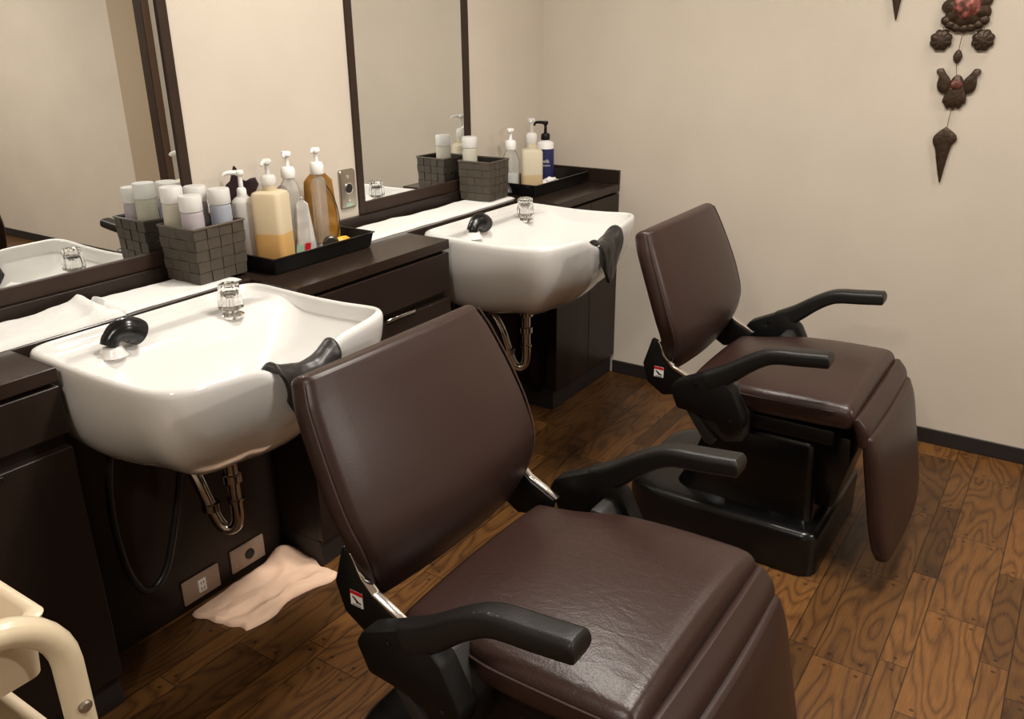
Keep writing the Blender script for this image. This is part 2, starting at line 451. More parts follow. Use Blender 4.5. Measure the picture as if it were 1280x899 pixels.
def outlet(y, z, label, kind):
    t = thing('wall_outlet', (.2005, y, z), label, 'outlet')
    obj('cover_plate', box(NB(), 0, .007, -.060, .060, -.037, .037, .003, 2), M['plate'], t)
    if kind:
        s = obj('socket', box(NB(), .0065, .010, -.013, .013, -.020, .020, .002, 2), M['white'], t)
        b = NB()
        for dz in (-.009, .009):
            for dy in (-.004, .004): box(b, .0095, .0105, dy-.001, dy+.001, dz-.004, dz+.004)
        obj('slot', b, M['slot'], s, smooth=False)
    else:
        obj('jack', lathe(NB(), [(.016, .006), (.016, .010), (.012, .0115)], (0, .004, .0), 20, axis='x'), M['slot'], t)
        obj('screw', lathe(NB(), [(.004, .006), (.004, .0085), (.002, .0092)], (0, -.045, -.018), 10, axis='x'), M['steel'], t)
outlet(-2.145, .060, 'beige wall outlet with a white socket, nearer the front cabinet', 1)
outlet(-1.982, .068, 'beige wall plate with one round black jack, beside the peach towel', 0)

# ------------------------------------------------------------------ shampoo sinks
def rim_half():
    P = [(.206, 0, .866), (.206, .22, .866), (.208, .272, .866), (.222, .302, .866), (.258, .314, .866), (.34, .316, .864), (.45, .316, .862), (.56, .316, .864),
         (.63, .316, .868), (.675, .309, .872), (.704, .288, .874), (.718, .25, .872), (.726, .20, .870), (.732, .155, .868), (.735, .122, .864), (.737, .098, .855), (.738, .070, .838), (.738, .035, .825), (.738, 0, .821)]
    return P
def make_sink(yc, label):
    t = thing('shampoo_sink', (0, yc, 0), label, 'sink', 'white shampoo sinks')
    half = catmull(rim_half(), 4)
    pts = half+[Vector((p.x, -p.y, p.z)) for p in half[::-1][1:-1]]
    cx = .455
    bm = NB(); rs = []
    n = len(pts)
    def inner(p, rho):
        x = cx+(p.x-cx)*rho; y = p.y*rho
        lip = p.z-.010
        zb = lip-(1-rho**3.2)*.150*(1 if rho < 1 else 0)
        deck = .846
        w = sm(.43, .33, x)
        edge = sm(1., .90, rho)
        z = zb
        zd = lip-(lip-deck)*sm(1., .86, rho)
        z = zb*(1-w)+max(zb, zd)*w
        return Vector((x, y, z))
    for rho in (.04, .12, .22, .32, .42, .52, .60, .67, .73, .78, .82, .86, .89, .915, .935):
        rs.append([inner(p, rho) for p in pts])
    # rounded lip
    def scaled(p, k, dz): return Vector((cx+(p.x-cx)*k, p.y*k, p.z+dz))
    rs.append([scaled(p, .945, -.006) for p in pts]); rs.append([scaled(p, .955, -.001) for p in pts])
    rs.append([scaled(p, .968, .001) for p in pts]); rs.append([scaled(p, .983, -.001) for p in pts])
    rs.append([scaled(p, .995, -.007) for p in pts]); rs.append([scaled(p, 1., -.016) for p in pts])
    ZB = .560
    for s in (.06, .14, .24, .34, .44, .54, .63, .71, .78, .84, .89, .93, .96, .985, 1.0):
        ring = []
        for p in pts:
            top = p.z-.016
            fx = (p.x-cx)/.28
            # front belly runs back under the bowl, flanks stay upright longer
            e = 2.15+.75*sm(.62, .30, p.x)
            k = (1-s**e)**(1/e) if s < 1 else .0
            k = max(k, .10)
            z = top+(ZB-top)*s
            cxx = cx-.02*s
            ring.append(Vector((cxx+(p.x-cx)*k if p.x > cx else cxx+(p.x-cx)*max(k, .10), p.y*k, z)))
        rs.append(ring)
    rings(bm, rs)
    obj('basin', bm, M['ceramic'], t, ang=70)
    # raised hose socket moulded on the deck
    b = lathe(NB(), [(.032, .0), (.027, .006), (.0235, .014), (.021, .019), (.018, .021)], (.338, -.183, .838), 24)
    obj('hose_socket', b, M['ceramic'], t, ang=60)
    # drain
    obj('drain', lathe(NB(), [(.026, 0), (.026, .004), (.018, .005), (.016, .002), (.002, .002)], (.455, 0, .7015), 24), M['chrome'], t)
    # mixer knob: chrome base, clear faceted grip, chrome core
    k = obj('tap_base', lathe(NB(), [(.030, 0), (.030, .006), (.022, .010), (.014, .012), (.013, .020)], (.336, .140, .836), 28), M['chrome'], t)
    b = NB(); rs = []
    for z, r in ((.020, .020), (.026, .030), (.040, .0305), (.070, .026), (.082, .0255), (.086, .022)):
        rs.append([Vector((.336+(r*(1+.05*(-1)**j))*math.cos(2*PI*j/20), .140+(r*(1+.05*(-1)**j))*math.sin(2*PI*j/20), .838+z-.004)) for j in range(20)])
    rings(b, rs)
    kn = obj('tap_knob', b, M['acrylic'], t, smooth=False); tag(kn, 'clear faceted acrylic tap knob')
    obj('knob_core', lathe(NB(), [(.008, .0175), (.009, .05), (.016, .056), (.018, .064), (.012, .066)], (.336, .140, .836), 20), M['chrome'], kn)
    # trap
    b = NB()
    tube(b, [(.42, .012, .575), (.42, .012, .42), (.42, .012, .36), (.413, .007, .330), (.398, -.003, .320), (.382, -.013, .332), (.372, -.020, .362), (.360, -.028, .41), (.343, -.036, .47), (.31, -.04, .515), (.26, -.04, .525), (.201, -.04, .525)], .0165, 16)
    for z0, z1, r in ((.520, .535, .027), (.455, .480, .024), (.40, .41, .021)): lathe(b, [(r*.8, z0), (r, z0+.002), (r, z1-.002), (r*.8, z1)], (.42, .012, 0), 18)
    lathe(b, [(.016, -.012), (.023, -.010), (.023, .010), (.016, .012)], (.366, -.024, .385), 18)
    lathe(b, [(.034, .0), (.034, .004), (.018, .010)], (.2012, -.04, .525), 20, axis='x')
    o = obj('drain_pipe', b, M['pipe'], t); tag(o, 'chrome bottle-bend drain pipe')
    return t
sA = make_sink(-2.161, 'large white ceramic shampoo sink behind the near chair, above the peach towel')
sB = dup(sA, (.018, -.850, 0), 'white ceramic shampoo sink behind the far chair, next to the corner cabinet')

def sprayer(x, yc, label):
    t = thing('shower_head', (x, yc-.183, .870), label, 'shower head', 'black hand showers')
    b = NB()
    pts = [(0, -.006, -.008), (0, .000, .004), (0, .014, .014), (0, .034, .017), (0, .054, .010), (0, .066, .001)]
    tube(b, pts, lambda u: .0195+.0105*sm(.2, .7, u), 22, 8)
    obj('head', b, M['gloss'], t, ang=50)
    d = Vector((0, .066, .001))-Vector((0, .054, .010)); d.normalize()
    b = NB(); c = Vector((0, .0663, .0008))
    u = Vector((1, 0, 0)); v = d.cross(u)
    rs = []
    for r, s in ((.0300, -.002), (.0290, .003), (.025, .006), (.01, .0075)):
        rs.append([c+d*s+r*(math.cos(2*PI*i/22)*u+math.sin(2*PI*i/22)*v) for i in range(22)])
    rings(b, rs); obj('spray_face', b, M['black'], t)
    return t
sp = sprayer(.338, -2.161, 'glossy black hand shower resting in the front sink, seen largest')
dup(sp, (.356, -.850-.183, .870), 'glossy black hand shower resting in the far sink')

def neck_pad(yc, label, seed, dx=0, hw=.087, sh=0.):
    b = NB(); NY = 26; nv = 17
    half = catmull(rim_half(), 6)
    def rimz(y):
        y = abs(y); best = min(half, key=lambda p: abs(p.y-y) if p.x > .6 else 9)
        return best.z, best.x
    def row(y, off):
        z, x = rimz(y+sh); q = 1-(y/hw)**2; q = max(0, q)
        h = .030+.060*q
        prof = [(-.075-.02*q, -.050-.02*q), (-.055, -.030), (-.042, -.012), (-.028, .002), (-.012, .008), (.000, .004), (.008, -.010), (.012, -.026), (.010, -.045-.3*h), (.004, -.045-h)]
        pts = catmull([(x+a, 0, z+c) for a, c in prof], 3)
        out = []
        for i, p in enumerate(pts):
            w = noise.noise(Vector((p.x*20, y*45+seed*3, p.z*20)))*.004
            fold = .004*math.sin(y*55+i*.25+seed)
            out.append(Vector((p.x+w+off*.5+max(0, fold)*.5, sh+y*(1-.25*sm(18, 28, i)), p.z+off+max(0, fold))))
        return out
    rows = [row(-hw+2*hw*i/NY, 0.004) for i in range(NY+1)]
    vs = [[b.verts.new(p) for p in r] for r in rows]
    for i in range(NY):
        for j in range(len(vs[0])-1): b.faces.new((vs[i][j], vs[i][j+1], vs[i+1][j+1], vs[i+1][j]))
    o = obj('neck_rest', b, M['rubber'], ang=50)
    o.location = (dx, yc, 0)
    s = o.modifiers.new('thick', 'SOLIDIFY'); s.thickness = .007; s.offset = 1
    tag(o, label, 'neck rest', 'black neck rests')
neck_pad(-2.152, 'black rubber neck rest draped over the front edge of the near sink', 1)
neck_pad(-.842, 'black rubber neck rest draped over the front edge of the far sink', 4, .018, .074, .022)

# hoses and supply pipe below the sinks
def under(name, parent, pts, r, m):
    o = obj(name, tube(NB(), [(x-parent.location.x, y-parent.location.y, z) for x, y, z in pts], r, 12), M[m], parent); return o
tag(under('sink_hose', sA, [(.30, -2.36, .64), (.27, -2.368, .55), (.25, -2.374, .42), (.25, -2.365, .26), (.25, -2.325, .168), (.25, -2.265, .20), (.25, -2.21, .34), (.26, -2.185, .45), (.28, -2.17, .60)], .0095, 'hose'), 'black looping hose')
tag(under('sink_hose', sB, [(.30, -.905, .60), (.27, -.915, .42), (.25, -.93, .26), (.25, -.985, .19), (.25, -1.03, .30), (.27, -1.05, .62)], .006, 'hose'), 'thin black hose')
tag(under('supply_pipe', sB, [(.205, -.985, .40), (.25, -.985, .40), (.275, -.985, .42), (.28, -.985, .60)], .009, 'pipe'), 'chrome supply pipe')

# ------------------------------------------------------------------ styling chair
def make_chair(yc, label):
    t = thing('shampoo_chair', (0, yc, 0), label, 'chair', 'brown shampoo chairs')
    # floor base
    b = NB()
    def rr2(x0, x1, w, rb, rf, n=8):
        out = []
        for cxx, cyy, a0, r in ((x1-rf, w-rf, 0, rf), (x0+rb, w-rb, PI/2, rb), (x0+rb, -w+rb, PI, rb), (x1-rf, -w+rf, 1.5*PI, rf)):
            for i in range(n+1):
                a = a0+PI/2*i/n; out.append((cxx+r*math.cos(a), cyy+r*math.sin(a)))
        return out
    prof = [(0, .0), (.0, .118), (-.004, .131), (-.014, .139), (-.030, .142), (-.055, .150)]
    rs = []
    for o_, z in prof: rs.append([Vector((x, y, z+.001)) for x, y in rr2(.970-o_, 1.60+o_, .262+o_, max(.02, .14+o_), max(.01, .05+o_))])
    rings(b, rs); obj('base', b, M['gloss'], t, ang=50)
    b = NB(); rings(b, [[Vector((x, y, z)) for x, y in rr2(.92+d, 1.30, .30-d, .2, .05)] for d, z in ((.045, .001), (.045, .016), (.053, .022))])
    obj('base_plate', b, M['grey'], t, ang=50)
    # housing
    b = NB(); rs = []
    for z, x0, x1, w in ((.145, 1.13, 1.565, .205), (.185, 1.15, 1.56, .195), (.205, 1.16, 1.558, .192), (.30, 1.19, 1.552, .188), (.372, 1.22, 1.55, .184), (.392, 1.235, 1.543, .178), (.400, 1.26, 1.525, .165)):
        rs.append([Vector((x, y, z)) for x, y in rr2(x0, x1, w, .06, .025)])
    rings(b, rs); obj('lift_housing', b, M['gloss'], t, ang=50)
    b = NB(); prism(b, [(1.545, .16), (1.60, .17), (1.632, .33), (1.625, .40), (1.54, .40)], -.12, .12, 'y', .006)
    obj('front_cover', b, M['gloss'], t)
    b = NB(); box(b, 1.20, 1.60, -.225, .225, .415, .462, .008); box(b, 1.24, 1.50, -.14, .14, .385, .42, .004)
    obj('seat_frame', b, M['black'], t)
        # seat cushion
    b = NB()
    pad(b, [(1.185, .495, .232, .030, .012, 0, .022), (1.27, .502, .236, .034, .020, 0, .024), (1.33, .508, .250, .036, .024, 0, .026), (1.39, .512, .262, .037, .026, 0, .026), (1.50, .517, .266, .037, .026, 0, .026), (1.60, .520, .266, .036, .020, 0, .026), (1.625, .520, .265, .035, .016, 0, .026)], None, .022, .026)
    s = obj('seat', b, M['seatleather'], t, ang=75)
    for sg in (-1, 1):
        b = NB()
        tube(b, [(1.20, sg*.2335, .510), (1.27, sg*.2375, .517), (1.33, sg*.2515, .525), (1.39, sg*.2635, .530), (1.50, sg*.2675, .535), (1.60, sg*.2675, .538)], .0024, 6)
        obj('seam', b, M['piping'], s)
    # backrest
    b = NB()
    path = [(1.090, .540, .224, .020, .014, .004, .02), (1.108, .592, .250, .025, .020, .004, .022), (1.114, .650, .272, .028, .026, .004, .024), (1.096, .715, .283, .028, .028, .004, .024), (1.064, .80, .279, .028, .027, .004, .024), (1.030, .88, .268, .028, .023, .004, .024), (1.018, .908, .261, .028, .021, .004, .024), (1.008, .934, .252, .027, .018, .004, .024)]
    # reverse so that the outward normal faces the seat (+x)
    pad(b, path[::-1], None, .016, .020, wr0=.8, wr1=1.2)
    s = obj('backrest', b, M['leather'], t, ang=75)
    for sg in (-1, 1):
        b = NB(); pp = []
        for i, (x, z, w, th, *_r) in enumerate(path):
            a, c = path[max(i-1, 0)], path[min(i+1, len(path)-1)]
            d = Vector((c[0]-a[0], c[1]-a[1])).normalized()
            pp.append((x+d.y*(th-.004), sg*(w-.001), z-d.x*(th-.004)))
        tube(b, pp, .0024, 6)
        obj('seam', b, M['piping'], s)
    for sg in (-1, 1):
        y0, y1 = sorted((sg*.240, sg*.258))
        o = obj('back_bracket', prism(NB(), [(1.062, .640), (1.086, .630), (1.104, .588), (1.140, .558), (1.200, .530), (1.190, .488), (1.105, .468), (1.055, .498), (1.036, .556)], y0, y1, 'y', .004), M['black'], t)
        yo = sg*.2585
        b = NB(); prism(b, [(1.082, .634), (1.088, .634), (1.101, .607), (1.110, .5905), (1.134, .567), (1.205, .533), (1.200, .528), (1.128, .562), (1.104, .588), (1.095, .604)], *sorted((sg*.2445, sg*.2605)), 'y', .001)
        c = obj('chrome_trim', b, M['chrome'], t)
        # armrest and its side bracket
        y0, y1 = sorted((sg*.288, sg*.335))
        br = obj('side_bracket', prism(NB(), [(1.158, .528), (1.172, .553), (1.275, .604), (1.302, .598), (1.342, .560), (1.382, .482), (1.378, .452), (1.340, .425), (1.318, .432), (1.296, .462), (1.235, .470), (1.183, .473)], y0, y1, 'y', .007), M['black'], t)
        for (sx, sz, r) in ((1.235, .560, .006), (1.345, .472, .006)):
            b = lathe(NB(), [(r, min(y0*sg, y1*sg)), (r, .3365), (r*.6, .3375)] if sg > 0 else [(r, -.300), (r, -.3365), (r*.6, -.3375)], (sx, 0, sz), 10, axis='y')
            obj('bolt', b, M['gloss'], br)
        y0, y1 = sorted((sg*.225, sg*.300))
        obj('mount_plate', prism(NB(), [(1.23, .475), (1.285, .495), (1.300, .550), (1.325, .550), (1.372, .475), (1.37, .40), (1.32, .385), (1.25, .43)], y0, y1, 'y', .006), M['grey'], t)
        b = NB()
        ap = [(1.268, .572, .024, .028), (1.32, .602, .024, .026), (1.375, .644, .0245, .022), (1.42, .672, .025, .0205), (1.455, .683, .026, .020), (1.51, .689, .027, .0195), (1.578, .697, .027, .019)]
        pad(b, [(x, z, w, th, .002, 0, .012) for x, z, w, th in ap], None, .012, .008, yc=sg*.312, wr0=.4, wr1=.3)
        a = obj('armrest', b, M['armpad'], t, ang=45)
    # sticker on the near bracket
    o = obj('warning_sticker', box(NB(), 1.075, 1.105, -.2592, -.2582, .523, .555), M['paper'], t, smooth=False); tag(o, 'small white warning sticker with a red top band')
    obj('red_band', box(NB(), 1.075, 1.105, -.2597, -.2586, .5475, .555), M['red'], o, smooth=False)
    b = NB()
    prism(b, [(1.081, .544), (1.088, .540), (1.095, .534), (1.101, .533), (1.100, .530), (1.092, .531), (1.090, .529), (1.087, .535), (1.080, .541)], -.2597, -.2587, 'y'); box(b, 1.079, 1.101, -.2596, -.2587, .525, .5265)
    obj('pictogram', b, M['slot'], o, smooth=False)
    # recline link
    b = NB(); prism(b, [(1.195, .475), (1.228, .468), (1.300, .390), (1.285, .372), (1.265, .376)], -.312, -.296, 'y', .003)
    obj('link_bar', b, M['grey'], t)
    b = NB(); prism(b, [(1.195, .475), (1.228, .468), (1.300, .390), (1.285, .372), (1.265, .376)], .296, .312, 'y', .003)
    obj('link_bar', b, M['grey'], t)
    # fold roll and leg rest
    b = NB(); pad(b, [(1.655, .520, .262, .012, .004, .004, .01), (1.672, .492, .263, .017, .006, .006, .014), (1.680, .455, .262, .014, .004, .004, .012)], None, .008, .008)
    obj('fold_cushion', b, M['leather'], t, ang=75)
    b = NB()
    lp = [(1.690, .468, .258, .014, .010, 0, .012), (1.702, .42, .262, .019, .014, 0, .016), (1.722, .32, .262, .020, .016, 0, .017), (1.742, .22, .262, .020, .016, 0, .017), (1.757, .150, .250, .020, .014, 0, .017), (1.766, .108, .222, .018, .010, 0, .015)]
    pad(b, lp, None, .012, .014, wr0=1, wr1=2.5)
    l = obj('leg_rest', b, M['leather'], t, ang=75)
    return t
chA = make_chair(-2.138, 'brown leather reclining shampoo chair in front, nearest the cream trolley')
chA.rotation_euler = (0, 0, math.radians(-.4))
chB = dup(chA, (0, -.860, 0), 'brown leather reclining shampoo chair further back, by the cream wall')
for c in chA.children:                       # the near chair's back is let down a little further
    if c.name.split('.')[0] == 'backrest':
        hinge = Vector((1.10, 0, .55)); rot = Matrix.Rotation(math.radians(-4.2), 3, 'Y')
        c.rotation_euler = rot.to_euler(); c.location = hinge-rot @ hinge

# ------------------------------------------------------------------ towels
def terry(name, x0, x1, y0, y1, z, th, seed, label, group, amp=.006, folds=(), m='towel', edge=.01):
    b = NB(); NX, NY = 22, int(max(24, (y1-y0)/.012))
    top, bot = [], []
    for i in range(NX+1):
        r1, r2 = [], []
        for j in range(NY+1):
            u, v = i/NX, j/NY
            wob = noise.noise(Vector((v*9+seed, seed*1.7, 0)))*edge
            x = x0+(x1-x0)*u+wob*(1 if u < .5 else .35); y = y0+(y1-y0)*v+noise.noise(Vector((u*6, seed+5, 1)))*edge*.6
            e = min(u, 1-u)*(x1-x0); f = min(v, 1-v)*(y1-y0)
            k = math.sqrt(max(0, 1-(1-min(1, e/.012))**2))*math.sqrt(max(0, 1-(1-min(1, f/.012))**2))
            h = th+amp*(noise.noise(Vector((x*16, y*9, seed)))+.5*noise.noise(Vector((x*50, y*35, seed))))
            for (fy, fw, fh, tilt) in folds:
                h += fh*math.exp(-((y-fy-tilt*(x-x0))/fw)**2)
            r1.append(b.verts.new((x, y, z+.0008+max(.002, h)*k))); r2.append(b.verts.new((x, y, z+.0006)))
        top.append(r1); bot.append(r2)
    for i in range(NX):
        for j in range(NY):
            b.faces.new((top[i][j], top[i+1][j], top[i+1][j+1], top[i][j+1])); b.faces.new((bot[i][j], bot[i][j+1], bot[i+1][j+1], bot[i+1][j]))
    for i in range(NX):
        b.faces.new((top[i][0], bot[i][0], bot[i+1][0], top[i+1][0])); b.faces.new((top[i][NY], top[i+1][NY], bot[i+1][NY], bot[i][NY]))
    for j in range(NY):
        b.faces.new((top[0][j], top[0][j+1], bot[0][j+1], bot[0][j])); b.faces.new((top[NX][j], bot[NX][j], bot[NX][j+1], top[NX][j+1]))
    o = obj(name, b, M[m], ang=80); tag(o, label, 'towel', group)
    return o
terry('hand_towel', .030, .196, -2.70, -2.215, H, .013, 3, 'white folded towel at the left end of the ledge behind the front sink', 'white towels on the ledge', .005, [(-2.235, .018, .018, -.25), (-2.29, .05, .006, 0)])
terry('hand_towel', .030, .188, -2.212, -1.862, H, .006, 8, 'white folded towel lying under the woven basket of four bottles', 'white towels on the ledge', .0012, [(-2.195, .013, .012, -.2)])
terry('hand_towel', .034, .182, -1.372, -.512, H, .007, 15, 'long white folded towel on the ledge behind the far sink', 'white towels on the ledge', .0018, [(-1.2, .12, .005, 0)], edge=.014)

def floor_towel():
    b = NB(); NU, NV = 44, 30
    A, B, C, Dd = Vector((.222, -2.20, 0)), Vector((.212, -1.855, 0)), Vector((.425, -1.825, 0)), Vector((.405, -2.165, 0))
    top, bot = [], []
    for i in range(NU+1):
        r1, r2 = [], []
        for j in range(NV+1):
            u, v = i/NU, j/NV
            p = (A*(1-u)+B*u)*(1-v)+(Dd*(1-u)+C*u)*v
            w = .016*noise.noise(Vector((u*4, v*4, 3.1)))
            p += Vector((w*sm(.7, 1, v)+.012*math.sin(u*9)*sm(.75, 1, v), w*(sm(.75, 1, u)-sm(.25, 0, u))+.018*math.sin(v*5.5)*sm(.7, 1, u), 0))
            e = min(u, 1-u)*.35; f = min(v, 1-v)*.2
            k = math.sqrt(max(0, 1-(1-min(1, e/.010))**2))*math.sqrt(max(0, 1-(1-min(1, f/.010))**2))
            h = .013+.006*noise.noise(Vector((u*6, v*5, 7)))+.003*noise.noise(Vector((u*16, v*14, 2)))
            h += .030*math.exp(-((u-.90+.30*v)/.10)**2)*sm(.85, .0, v)
            h += .012*math.exp(-((v-.15)/.12)**2)*sm(.2, .5, u)
            h += .010*math.exp(-((v-.80-.06*u)/.05)**2)*sm(.1, .35, u)*sm(1, .8, u)
            r1.append(b.verts.new((p.x, p.y, .001+max(.003, h)*max(k, .02)))); r2.append(b.verts.new((p.x, p.y, .0006)))
        top.append(r1); bot.append(r2)
    for i in range(NU):
        for j in range(NV):
            b.faces.new((top[i][j], top[i+1][j], top[i+1][j+1], top[i][j+1])); b.faces.new((bot[i][j], bot[i][j+1], bot[i+1][j+1], bot[i+1][j]))
    for i in range(NU):
        b.faces.new((top[i][0], bot[i][0], bot[i+1][0], top[i+1][0])); b.faces.new((top[i][NV], top[i+1][NV], bot[i+1][NV], bot[i][NV]))
    for j in range(NV):
        b.faces.new((top[0][j], top[0][j+1], bot[0][j+1], bot[0][j])); b.faces.new((top[NU][j], bot[NU][j], bot[NU][j+1], top[NU][j+1]))
    o = obj('floor_towel', b, M['peach'], ang=80)
    tag(o, 'pale peach towel lying folded on the floor under the front sink', 'towel')
floor_towel()

# ------------------------------------------------------------------ woven baskets
def basket(x, y, z, sx, sy, h, rz, label):
    t = thing('woven_basket', (x, y, z), label, 'basket', 'woven square baskets', rz)
    b = NB()
    rows = 5; cols = 4
    def P(side, a, zz, out):
        f = .94+.06*zz/h
        hx, hy = sx/2*f+out, sy/2*f+out
        s = (a*2-1)
        return {0: Vector((hx, s*sy/2*f, zz)), 1: Vector((-s*sx/2*f, hy, zz)), 2: Vector((-hx, -s*sy/2*f, zz)), 3: Vector((s*sx/2*f, -hy, zz))}[side]
    for side in range(4):
        for i in range(cols):
            for j in range(rows):
                a0, a1 = i/cols, (i+1)/cols
                sh = (.0 if j % 2 else .35/cols)
                z0, z1 = h*j/rows, h*(j+1)/rows
                up = (i+j) % 2
                o0 = .0005; o1 = .0035 if up else .0012
                q = [(a0+.004, z0+.0006), (a1-.004, z0+.0006), (a1-.004, z1-.0006), (a0+.004, z1-.0006)]
                outs = [o1, .0008, .0008, o1] if up else [.0008, o1, o1, .0008]
                outer = [P(side, a, zz, oo) for (a, zz), oo in zip(q, outs)]
                inner = [P(side, a, zz, -.003) for a, zz in q]
                rings(b, [inner, outer])
    obj('weave', b, M['woven'], t, smooth=False)
    b = NB()
    f0, f1 = .94, 1.0
    for k, (o0, o1) in enumerate(((-.0035, -.0055),)):
        rs = []
        for off, zz in ((o0, .002), (o0, h), (o1-.001, h), (o1-.001, .006)):
            f = .94+.06*zz/h
            hx, hy = sx/2*f+off, sy/2*f+off
            rs.append([Vector((hx, hy, zz)), Vector((-hx, hy, zz)), Vector((-hx, -hy, zz)), Vector((hx, -hy, zz))])
        rings(b, rs)
    obj('lining', b, M['base'], t, smooth=False)
    b = NB()
    hx, hy = sx/2+.001, sy/2+.001
    for (p, q) in (((hx, -hy), (hx, hy)), ((hx, hy), (-hx, hy)), ((-hx, hy), (-hx, -hy)), ((-hx, -hy), (hx, -hy))):
        tube(b, [(p[0], p[1], h), (q[0], q[1], h)], .0034, 8, smooth=False)
    obj('basket_rim', b, M['woven_rim'], t)
    return t
bz = H+.0085
basket(.091, -1.895, bz, .140, .165, .145, math.radians(1), 'dark grey-brown woven basket holding four frosted bottles, beside the front sink')
basket(.094, -.602, bz+.002, .142, .136, .145, math.radians(3), 'dark grey-brown woven basket holding one frosted bottle, behind the far sink')

def small_bottle(x, y, z, body, low, level, label, h=.222, group='frosted bottles with white caps'):
    t = thing('frosted_bottle', (x, y, z), label, 'bottle', group)
    r = .0285
    obj('bottle_body', lathe(NB(), [(r*.9, 0), (r, .004), (r, h-.058), (r*.97, h-.045), (r*.8, h-.040)], n=28), frosted_mat('frosted_'+label[:12], body, low, level, soft=.02), t)
    obj('bottle_cap', lathe(NB(), [(r*.98, h-.040), (r*1.02, h-.038), (r*1.02, h-.003), (r*.96, h), (r*.5, h)], n=28), M['cap'], t)
zb = bz+.0075
small_bottle(.051, -1.944, zb, (.70, .67, .56), (.52, .42, .22), .10, 'white-capped frosted bottle with yellowish contents, beside the mirror side of the basket', .236)
small_bottle(.117, -1.938, zb, (.62, .56, .60), (.56, .46, .52), .09, 'white-capped frosted bottle with pale lilac contents, nearest corner of the basket', .218)
small_bottle(.046, -1.868, zb, (.64, .58, .57), (.13, .09, .12), .115, 'white-capped frosted bottle with dark plum dregs, at the back of the basket', .226)
small_bottle(.105, -1.838, zb, (.52, .55, .64), (.38, .42, .58), .11, 'white-capped frosted bottle with bluish contents, right end of the basket', .220)
small_bottle(.056, -.638, zb+.002, (.72, .69, .60), (.60, .52, .34), .12, 'single white-capped frosted bottle in the basket behind the far sink', .226)

# ------------------------------------------------------------------ trays
def tray(x0, x1, y0, y1, label):
    cx, cy = (x0+x1)/2, (y0+y1)/2; w, l = (x1-x0)/2, (y1-y0)/2; h = .048
    b = NB(); rs = []
    def rr(w, l, r, z, n=3):
        out = []
        for sx, sy, a0 in ((1, 1, 0), (-1, 1, PI/2), (-1, -1, PI), (1, -1, 1.5*PI)):
            for i in range(n+1):
                a = a0+PI/2*i/n; out.append(Vector((sx*(w-r)+r*math.cos(a), sy*(l-r)+r*math.sin(a), z)))
        return out
    i = .012
    for dw, z in ((-i-.004, .0008), (-i, .003), (-.004, h-.003), (0, h-.002), (0, h), (-.006, h), (-i-.004, .006), (-i-.012, .004)):
        rs.append(rr(w+dw, l+dw, .008, z))
    rings(b, rs)
    o = obj('serving_tray', b, M['gloss'], ang=30); o.location = (cx, cy, H)
    tag(o, label, 'tray', 'black trays')
tray(.022, .246, -1.795, -1.388, 'black plastic tray crowded with pump bottles and refill pouches, between the sinks')
tray(.020, .246, -.462, -.030, 'black plastic tray with three pump bottles in the corner')
TZ = H+.005

def pump_parts(t, z, m, rc=.016, up=.075, nozzle=0., nl=.036, droop=.006, wide=.011, hc=.026):
    """collar, stem and head with a spout turned to angle `nozzle`"""
    obj('pump_collar', lathe(NB(), [(rc*.95, z), (rc, z+.002), (rc, z+hc*.75), (rc*.8, z+hc), (rc*.45, z+hc+.002)], n=24), m, t)
    obj('pump_stem', lathe(NB(), [(.0065, z+hc), (.0055, z+up-.008), (.0055, z+up-.004)], n=14), m, t)
    b = NB()
    lathe(b, [(.007, z+up-.012), (wide, z+up-.008), (wide*1.1, z+up-.001), (wide*.9, z+up+.004), (wide*.3, z+up+.005)], n=18)
    dx, dy = math.cos(nozzle), math.sin(nozzle)
    tube(b, [(0, 0, z+up-.003), (dx*nl*.5, dy*nl*.5, z+up-.001), (dx*nl*.85, dy*nl*.85, z+up-.003), (dx*nl, dy*nl, z+up-.003-droop)], lambda u: .0072-.003*u, 10)
    obj('pump_head', b, m, t)

def round_bottle(x, y, label, r, hs, hb, bm_, pm, **kw):
    t = thing('pump_bottle', (x, y, TZ), label, 'bottle')
    obj('bottle_body', lathe(NB(), [(r*.88, 0), (r, .005), (r, hs), (r*.93, hs+(hb-hs)*.35), (r*.70, hs+(hb-hs)*.75), (r*.48, hb), (r*.44, hb+.004)], n=32), bm_, t)
    pump_parts(t, hb+.003, pm, **kw); return t
def slab_bottle(x, y, rz, label, w, d, hs, bm_, pm, rc=.019, up=.07, neck=.02, **kw):
    t = thing('pump_bottle', (x, y, TZ), label, 'bottle', rz=rz)
    b = NB(); rs = []
    for dw, z in ((-.006, 0), (-.001, .004), (0, .012), (0, hs-.012), (-.003, hs-.004), (-.010, hs), (-.02, hs+.002)):
        rs.append([Vector((a, c, z)) for a, c in rrect(w/2+dw, d/2+dw, .016, 5, 3, 3)])
    rings(b, rs); lathe(b, [(rc*.95, hs-.001), (rc*.95, hs+neck)], n=24)
    obj('bottle_body', b, bm_, t)
    pump_parts(t, hs+neck-.004, pm, rc=rc, up=up, **kw); return t

